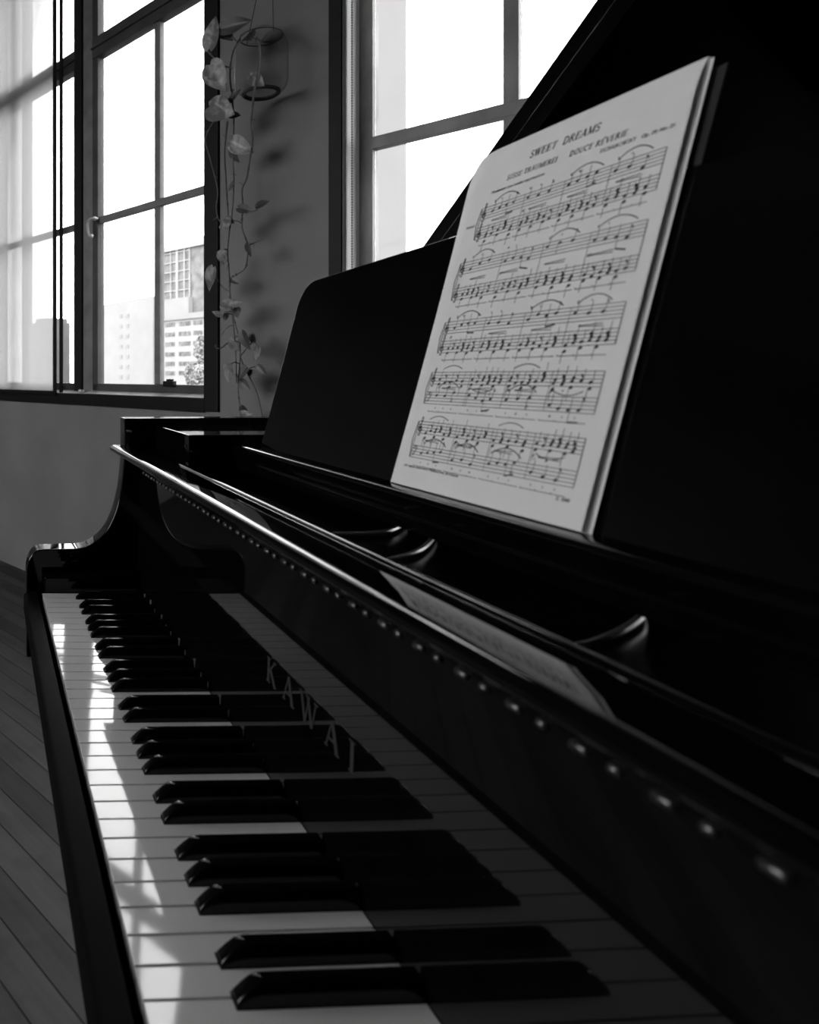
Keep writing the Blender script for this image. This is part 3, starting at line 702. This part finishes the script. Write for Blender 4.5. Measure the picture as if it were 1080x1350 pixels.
for si, (a, c, t1, t2, kind) in enumerate(systems):
    u0, u1 = U(a), U(c)
    va, vb = staff(u0, u1, V(t1)), staff(u0, u1, V(t2))
    pr.line(u0, vb, u0, V(t1), .0006); pr.line(u1, vb, u1, V(t1), .0006)
    pr.curve([(u0-.0008, vb), (u0-.0022, vb+.3*(V(t1)-vb)), (u0-.0030,(vb+V(t1))/2), (u0-.0022, vb+.7*(V(t1)-vb)), (u0-.0008, V(t1))], .0008)
    treble_clef(u0+.004, va+.2*SG)
    (treble_clef if kind == 'T' else bass_clef)(u0+.004, vb+.2*SG)
    nb = 4; bw = (u1-u0-.010)/nb
    melody_low = kind == 'B'
    for m in range(nb):
        m0 = u0+.010+m*bw
        if m: pr.line(m0, vb, m0, V(t1), .00042)
        dense, sparse = (va, vb) if melody_low else (vb, va)
        # melody: three or four single notes under a slur, with hairpin below
        n = 3 if (m+si) % 2 else 4; base = rn.uniform(1.5,3.2)
        vs = [base+rn.uniform(-.6,.6)+(k*.45 if m % 2 == 0 else -k*.4) for k in range(n)]
        us = [m0+bw*(.10+.8*k/n) for k in range(n)]
        for k in range(n): note(us[k], sparse+vs[k]*SG, -1 if vs[k] > 3.2 else 1, flag=(k == n-1))
        if n == 4:
            pr.line(us[2]+.0015, sparse+(vs[2]-3.2)*SG, us[3]+.0015, sparse+(vs[3]-3.2)*SG, .0011)
            pr.line(us[2]+.0015, sparse+vs[2]*SG, us[2]+.0015, sparse+(vs[2]-3.2)*SG, .0004)
        if m % 2 == 0 or rn.random() < .5:
            top = max(vs)+1.6
            pr.slur(us[0], sparse+max(4.9,top)*SG, us[-1]+bw*.12, sparse+max(4.9,top-.3)*SG, .0052, .0007)
        for q in us[:2]: pr.text(rn.choice('12345'), q-.0006, q+.0006, sparse+5.3*SG, .0014, 0)
        gap = (va+vb+4*SG)/2
        if rn.random() < .75:
            h0 = m0+bw*rn.uniform(.05,.25); h1 = h0+bw*.45
            pr.line(h0, gap+.0002, h1, gap+.0009, .0005); pr.line(h0, gap-.0002, h1, gap-.0009, .0005)
        if rn.random() < .5: pr.text(rn.choice(('mf','p','f')), m0+.001, m0+.004, gap-.0008, .0022, .4, .02)
        # accompaniment: repeated chords filling the bar
        nc = 6 if (m+si) % 3 else 5
        for k in range(nc):
            uu = m0+bw*(.07+.9*k/nc); lo = rn.uniform(.2,1.6)
            heads = rn.choice((1,2,3)) if k % 2 else rn.choice((1,1,2))
            for h in range(heads): pr.dot(uu+(h % 2)*.0008, dense+(lo+h*.95)*SG, (.0015), .0011)
            pr.line(uu+.0014, dense+lo*SG, uu+.0014, dense+(lo+heads*.9+2.3)*SG, .0004)
            if k % 2 == 0: note(uu+.0005, dense+(lo-1.6)*SG, -1)
            else: pr.line(uu-.001, dense+3.3*SG, uu+.0006, dense+2.3*SG, .0011); pr.dot(uu-.0008, dense+3.1*SG, .0007,.0007)
        # pedal brackets
        pv = vb-2.6*SG
        pr.line(m0-.002, pv, m0+bw*.94-.002, pv, .00042)
        for q in (.0,.33,.66): pr.line(m0-.002+bw*q, pv, m0-.002+bw*q, pv+.0011, .00042)
        if melody_low: 
            for k in range(3): pr.text(rn.choice('12345'), m0+bw*(.15+.25*k), m0+bw*(.15+.25*k)+.0012, vb-1.6*SG, .0014, 0)
            if m % 2: pr.slur(m0+bw*.1, va-1.2*SG, m0+bw*.7, va-1.2*SG, -.0030, .0006)
            else: pr.slur(m0+bw*.1, V(t1)+1.0*SG, m0+bw*.7, V(t1)+1.0*SG, .0030, .0006)
b.build('front_page', [M_paper, M_ink], music, smooth=0, recalc=False)
for k, (du, dv, rot) in enumerate(((.0004, -.0006, .001), (.0032, -.0012, -.004))):
    b = MB()
    def bp(u, v, d):
        q = page(0,0,-.0004-.0006*k-d); v2 = v*math.cos(rot); u2 = u+du+v*math.sin(rot)*.5
        return (q[0]+SN*v2, PY-u2, q[2]+CN*v2)
    c = [(.004,0),(PW,0),(PW,PH+dv),(.030,PH+dv),(.012,PH-.035)]
    b.prism([bp(u,v,0) for u,v in c], [bp(u,v,.0002) for u,v in c])
    b.build('page', M_paper, music, smooth=0)
b = MB()
def cp(u, v, d):
    q = page(0,0,-d); return (q[0]+SN*v, PY-u, q[2]+CN*v)
c = [(.006,0),(PW+.0065,.0),(PW+.0085,PH-.006),(.034,PH-.006),(.012,PH-.05)]
b.prism([cp(u,v,.0046) for u,v in c], [cp(u,v,.0056) for u,v in c]); b.build('back_cover', M_cover, music, smooth=0)

# ------------------------------------------------------------------ hanging pothos
VINES= [[(1.793, 1.485, -0.1), (1.816, 1.487, -0.12), (1.824, 1.472, -0.14), (1.839, 1.431, -0.15), (1.856, 1.374, -0.14), (1.855, 1.296, -0.13), (1.857, 1.22, -0.12), (1.861, 1.141, -0.12), (1.861, 1.075, -0.12), (1.857, 1.008, -0.12), (1.864, 0.917, -0.12), (1.875, 0.853, -0.12), (1.896, 0.777, -0.11), (1.888, 0.69, -0.11), (1.885, 0.629, -0.11), (1.884, 0.562, -0.1), (1.862, 0.494, -0.1), (1.848, 0.449, -0.1), (1.848, 0.375, -0.1), (1.865, 0.3, -0.09), (1.858, 0.229, -0.09), (1.85, 0.184, -0.09), (1.85, 0.149, -0.09)], [(1.755, 1.471, -0.12), (1.67, 1.396, -0.2), (1.669, 1.321, -0.205), (1.692, 1.256, -0.2), (1.729, 1.199, -0.17), (1.751, 1.171, -0.15), (1.753, 1.123, -0.14), (1.772, 1.078, -0.13), (1.798, 1.009, -0.12), (1.819, 0.974, -0.12), (1.816, 0.916, -0.12), (1.819, 0.844, -0.12), (1.795, 0.783, -0.12), (1.795, 0.736, -0.12), (1.809, 0.699, -0.12), (1.878, 0.679, -0.11), (1.885, 0.658, -0.11)], [(1.836, 1.391, -0.15), (1.876, 1.415, -0.16), (1.924, 1.47, -0.17), (1.947, 1.5, -0.17)], [(1.848, 1.326, -0.13), (1.877, 1.275, -0.14), (1.911, 1.243, -0.15), (1.963, 1.185, -0.15), (1.955, 1.122, -0.14), (1.914, 0.991, -0.14), (1.931, 0.929, -0.13), (1.913, 0.88, -0.13), (1.886, 0.855, -0.12)], [(1.896, 1.233, -0.11), (1.91, 1.129, -0.11), (1.903, 1.02, -0.11), (1.892, 0.897, -0.11), (1.88, 0.854, -0.115)], [(1.848, 0.401, -0.1), (1.826, 0.348, -0.09), (1.808, 0.309, -0.08), (1.784, 0.265, -0.08), (1.767, 0.206, -0.08), (1.761, 0.167, -0.08)], [(1.898, 0.617, -0.1), (1.881, 0.509, -0.095), (1.871, 0.402, -0.095), (1.872, 0.308, -0.09)], [(1.825, 1.46, -0.15), (1.794, 1.469, -0.15), (1.767, 1.474, -0.15), (1.705, 1.435, -0.15), (1.67, 1.442, -0.15)], [(1.885, 0.629, -0.11), (1.911, 0.649, -0.12), (1.931, 0.683, -0.13)], [(1.848, 0.401, -0.1), (1.804, 0.431, -0.11), (1.784, 0.446, -0.11)], [(1.905, 0.451, -0.1), (1.929, 0.432, -0.11), (1.941, 0.435, -0.12), (1.945, 0.444, -0.12)], [(1.816, 0.895, -0.12), (1.766, 0.887, -0.13), (1.727, 0.889, -0.14)], [(1.795, 0.777, -0.12), (1.766, 0.791, -0.1), (1.74, 0.794, -0.1)]]
LEAVES= [((1.904, 1.474, -0.19), (1.875, 1.576, -0.19), 0.72), ((1.86, 1.528, -0.18), (1.733, 1.511, -0.18), 0.75), ((1.876, 1.534, -0.16), (1.819, 1.481, -0.16), 0.7), ((1.748, 1.454, -0.16), (1.742, 1.492, -0.16), 0.9), ((1.69, 1.427, -0.16), (1.64, 1.442, -0.16), 0.35), ((1.91, 1.421, -0.18), (1.849, 1.318, -0.18), 0.85), ((1.904, 1.271, -0.19), (1.804, 1.223, -0.19), 0.95), ((1.85, 1.278, -0.15), (1.812, 1.315, -0.15), 0.6), ((1.856, 1.237, -0.14), (1.814, 1.225, -0.14), 0.7), ((1.704, 1.308, -0.205), (1.656, 1.263, -0.205), 0.8), ((1.839, 1.141, -0.15), (1.761, 1.085, -0.15), 0.75), ((1.862, 1.119, -0.13), (1.841, 1.072, -0.13), 0.7), ((1.848, 1.005, -0.13), (1.869, 0.975, -0.13), 0.6), ((1.827, 0.912, -0.13), (1.766, 0.89, -0.13), 0.6), ((1.737, 0.899, -0.14), (1.692, 0.91, -0.14), 0.75), ((1.843, 0.865, -0.15), (1.907, 0.855, -0.15), 0.7), ((1.874, 0.882, -0.14), (1.835, 0.86, -0.14), 0.8), ((1.782, 0.782, -0.13), (1.786, 0.737, -0.13), 0.9), ((1.892, 0.771, -0.14), (1.903, 0.722, -0.14), 0.95), ((1.916, 0.714, -0.16), (1.957, 0.635, -0.16), 0.68), ((1.868, 0.672, -0.12), (1.84, 0.653, -0.12), 0.7), ((1.886, 0.581, -0.15), (1.794, 0.584, -0.15), 0.45), ((1.892, 0.545, -0.14), (1.943, 0.562, -0.14), 0.45), ((1.892, 0.557, -0.11), (1.925, 0.527, -0.11), 0.8), ((1.853, 0.57, -0.11), (1.839, 0.532, -0.11), 0.8), ((1.81, 0.483, -0.13), (1.782, 0.42, -0.13), 0.75), ((1.742, 0.429, -0.12), (1.792, 0.384, -0.12), 0.6), ((1.861, 0.464, -0.12), (1.879, 0.423, -0.12), 1.0), ((1.86, 0.374, -0.14), (1.874, 0.308, -0.14), 0.95), ((1.798, 0.363, -0.12), (1.829, 0.322, -0.12), 0.9), ((1.797, 0.348, -0.11), (1.767, 0.325, -0.11), 0.8), ((1.766, 0.368, -0.1), (1.724, 0.337, -0.1), 0.5), ((1.845, 0.314, -0.1), (1.803, 0.288, -0.1), 0.85), ((1.841, 0.227, -0.1), (1.82, 0.193, -0.1), 0.9), ((1.899, 0.501, -0.11), (1.91, 0.475, -0.11), 0.6), ((1.862, 0.448, -0.13), (1.837, 0.421, -0.13), 0.9), ((1.805, 0.479, -0.09), (1.772, 0.446, -0.09), 0.6), ((1.845, 0.205, -0.1), (1.79, 0.203, -0.1), 0.4)]
M_leaf = leaf_mat('pothos_leaf'); M_leaf_shade = surf('shaded_pothos_leaf', .05, .4, .4, .35, 25); M_vine = surf('pothos_stem', .10, .5, .4, .3, 30)
M_jar = jar_glass('jar_glass'); M_cord = surf('hanging_cord', .05, .8, .2, .2, 80)
w = W1
plant = empty('hanging_pothos', Vector(w(1.75, 1.28+K, -.1)), 'trailing pothos vines hanging from a clear glass jar on the wall between the windows', 'hanging plant')
jc = w(1.752, 0, -.10)
b = MB(); prof = [(.001,1.297),(.050,1.295),(.060,1.291),(.066,1.292),(.078,1.300),(.086,1.315),(.089,1.335),(.089,1.43),(.087,1.450),(.080,1.466),(.070,1.474),(.068,1.484),(.070,1.487),(.067,1.489)]
b.lathe((jc[0],jc[1],0), prof, 36, cap=False); jar = b.build('jar', M_jar, plant, smooth=50)
b = MB(); b.lathe((jc[0],jc[1],0), [(.050,1.286),(.058,1.282),(.064,1.286),(.063,1.293),(.050,1.293),(.050,1.286)], 36, cap=False); b.build('foot_ring', M_cord, jar)
b = MB()
top = w(1.742, 1.86, -.06)
for s, o in ((1.815,-.10),(1.70,-.10)):
    b.tube([w(s,1.478,o), top], .0013, 6)
b.tube(catmull([(jc[0]+.071*math.cos(t), jc[1]+.071*math.sin(t), 1.478) for t in [2*math.pi*k/12 for k in range(13)]],2), .0015, 6)
b.tube([w(1.742,1.86,-.065), w(1.742,1.87,.0)], .003, 6)
b.build('cord', M_cord, plant)
SHADED_LEAVES = {1,2,3,4,7,8,11,12,13,14,16,17,20,25,29,30,31,32,33}  # leaves turned from the light; their shade is painted as a darker colour
def leaf_mesh(b, base, tip, wr, seed, mi=0):
    r = random.Random(seed)
    base, tip = Vector(base), Vector(tip)
    ax = tip-base; ln = ax.length; ax.normalize()
    out = Vector((-N1[0],-N1[1],0))
    out = (out+Vector((-.35,-.35,.35))*r.uniform(.2,1)+Vector((r.uniform(-.5,.5),r.uniform(-.5,.5),r.uniform(-.3,.3)))).normalized()
    nrm = (out-ax*out.dot(ax)).normalized(); sd = ax.cross(nrm)
    nu, nv = 12, 8; fold = r.uniform(.08,.28); droop = r.uniform(-.08,.22)
    vs = []
    for i in range(nu+1):
        t = i/nu
        hw = .5*wr*ln*(math.sin(math.pi*min(1,(t*.98+.02))**.62)**.85)*(1 if t < .97 else .5)
        back = -.12*ln if i == 0 else 0
        for j in range(nv+1):
            q = (j/nv-.5)*2
            lobe = -.16*ln*abs(q)*(1-abs(q)*.35)*max(0,1-t*3.2)
            p = base+ax*(t*ln+lobe)+sd*(q*hw)+nrm*(abs(q)*hw*fold-droop*ln*t*t-.02*ln*math.sin(2*q+seed)*t)
            vs.append(p)
    b.add(vs, [(i*(nv+1)+j, i*(nv+1)+j+1, (i+1)*(nv+1)+j+1, (i+1)*(nv+1)+j) for i in range(nu) for j in range(nv)], mi)
vpts = []; vobs = []; fol = []
for i, v in enumerate(VINES):
    pts = catmull([w(s,z,o) for s,z,o in v], 5); vpts.append(pts)
    main_v = i in (0,1,4)
    r0 = .0038 if main_v else .0026
    b = MB(); n = len(pts); b.tube(pts, [r0*(1-.5*k/n) for k in range(n)], 7)
    for k in range(3, n-2, 5):      # nodes and aerial roots
        b.ball(pts[k], r0*1.25, nu=6, nv=4)
        if k % 2: 
            d = Vector((random.uniform(-1,1),random.uniform(-1,1),random.uniform(-.8,.4))).normalized()*random.uniform(.012,.028)
            b.tube([pts[k], pts[k]+d*.6, pts[k]+d], [.001,.0008,.0005], 5)
    vobs.append(b.build('vine', M_vine, plant)); fol.append(MB())
for k, (a, c, wr) in enumerate(LEAVES):
    A_, C_ = Vector(w(a[0],a[1],a[2])), Vector(w(c[0],c[1],c[2]+random.uniform(-.02,.02)))
    best = min(((A_-q).length, i, j) for i, pts in enumerate(vpts) for j, q in enumerate(pts))
    fm = fol[best[1]]; src = vpts[best[1]][best[2]]
    leaf_mesh(fm, A_, C_, wr*(.6 if k == 1 else .88), k, 2 if k in SHADED_LEAVES else 0)
    if best[0] > .004: fm.tube(catmull([src, (src+A_)/2+Vector((0,0,.006)), A_+(C_-A_)*.05], 4), .0016, 6, 1)
for vo, fm in zip(vobs, fol):
    if fm.v: fm.build('foliage', [M_leaf, M_vine, M_leaf_shade], vo, smooth=70, recalc=False)

# ------------------------------------------------------------------ daylight and camera
wd = bpy.data.worlds.new('overcast_sky'); SC.world = wd; wd.use_nodes = True
nt = wd.node_tree; nt.nodes.clear(); L = nt.links.new
o = nt.nodes.new('ShaderNodeOutputWorld'); bg = nt.nodes.new('ShaderNodeBackground')
tc = nt.nodes.new('ShaderNodeTexCoord'); sp = nt.nodes.new('ShaderNodeSeparateXYZ'); cr = nt.nodes.new('ShaderNodeValToRGB')
mr = nt.nodes.new('ShaderNodeMapRange'); mr.inputs['From Min'].default_value = -1; mr.inputs['From Max'].default_value = 1
L(tc.outputs['Generated'], sp.inputs[0]); L(sp.outputs['Z'], mr.inputs['Value']); L(mr.outputs['Result'], cr.inputs['Fac'])
e = cr.color_ramp.elements; e[0].position = .48; e[0].color = grey(.06); e[1].position = .50; e[1].color = grey(.85)
x = e.new(1.0); x.color = grey(1.0)
L(cr.outputs['Color'], bg.inputs['Color']); bg.inputs['Strength'].default_value = 7.6
L(bg.outputs[0], o.inputs['Surface'])

cam = bpy.data.cameras.new('camera'); co = bpy.data.objects.new('camera', cam); COL.objects.link(co)
co.location = (-.0827, -1.1477, .3356+K); co.rotation_euler = (math.pi/2, 0, -.0755)
cam.sensor_fit = 'AUTO'; cam.sensor_width = 36.; cam.lens = 988.68/1350*36
cam.shift_x = (540-59.09)/1350; cam.shift_y = -(675-494.73)/1350
cam.clip_start = .02; cam.clip_end = 500
cam.dof.use_dof = True; cam.dof.focus_distance = 1.25; cam.dof.aperture_fstop = cam.lens/2.8
SC.camera = co
vs = SC.view_settings; SC.display_settings.display_device = 'sRGB'
vs.view_transform = 'Standard'; vs.look = 'None'; vs.exposure = .1; vs.gamma = 1.; vs.use_curve_mapping = False
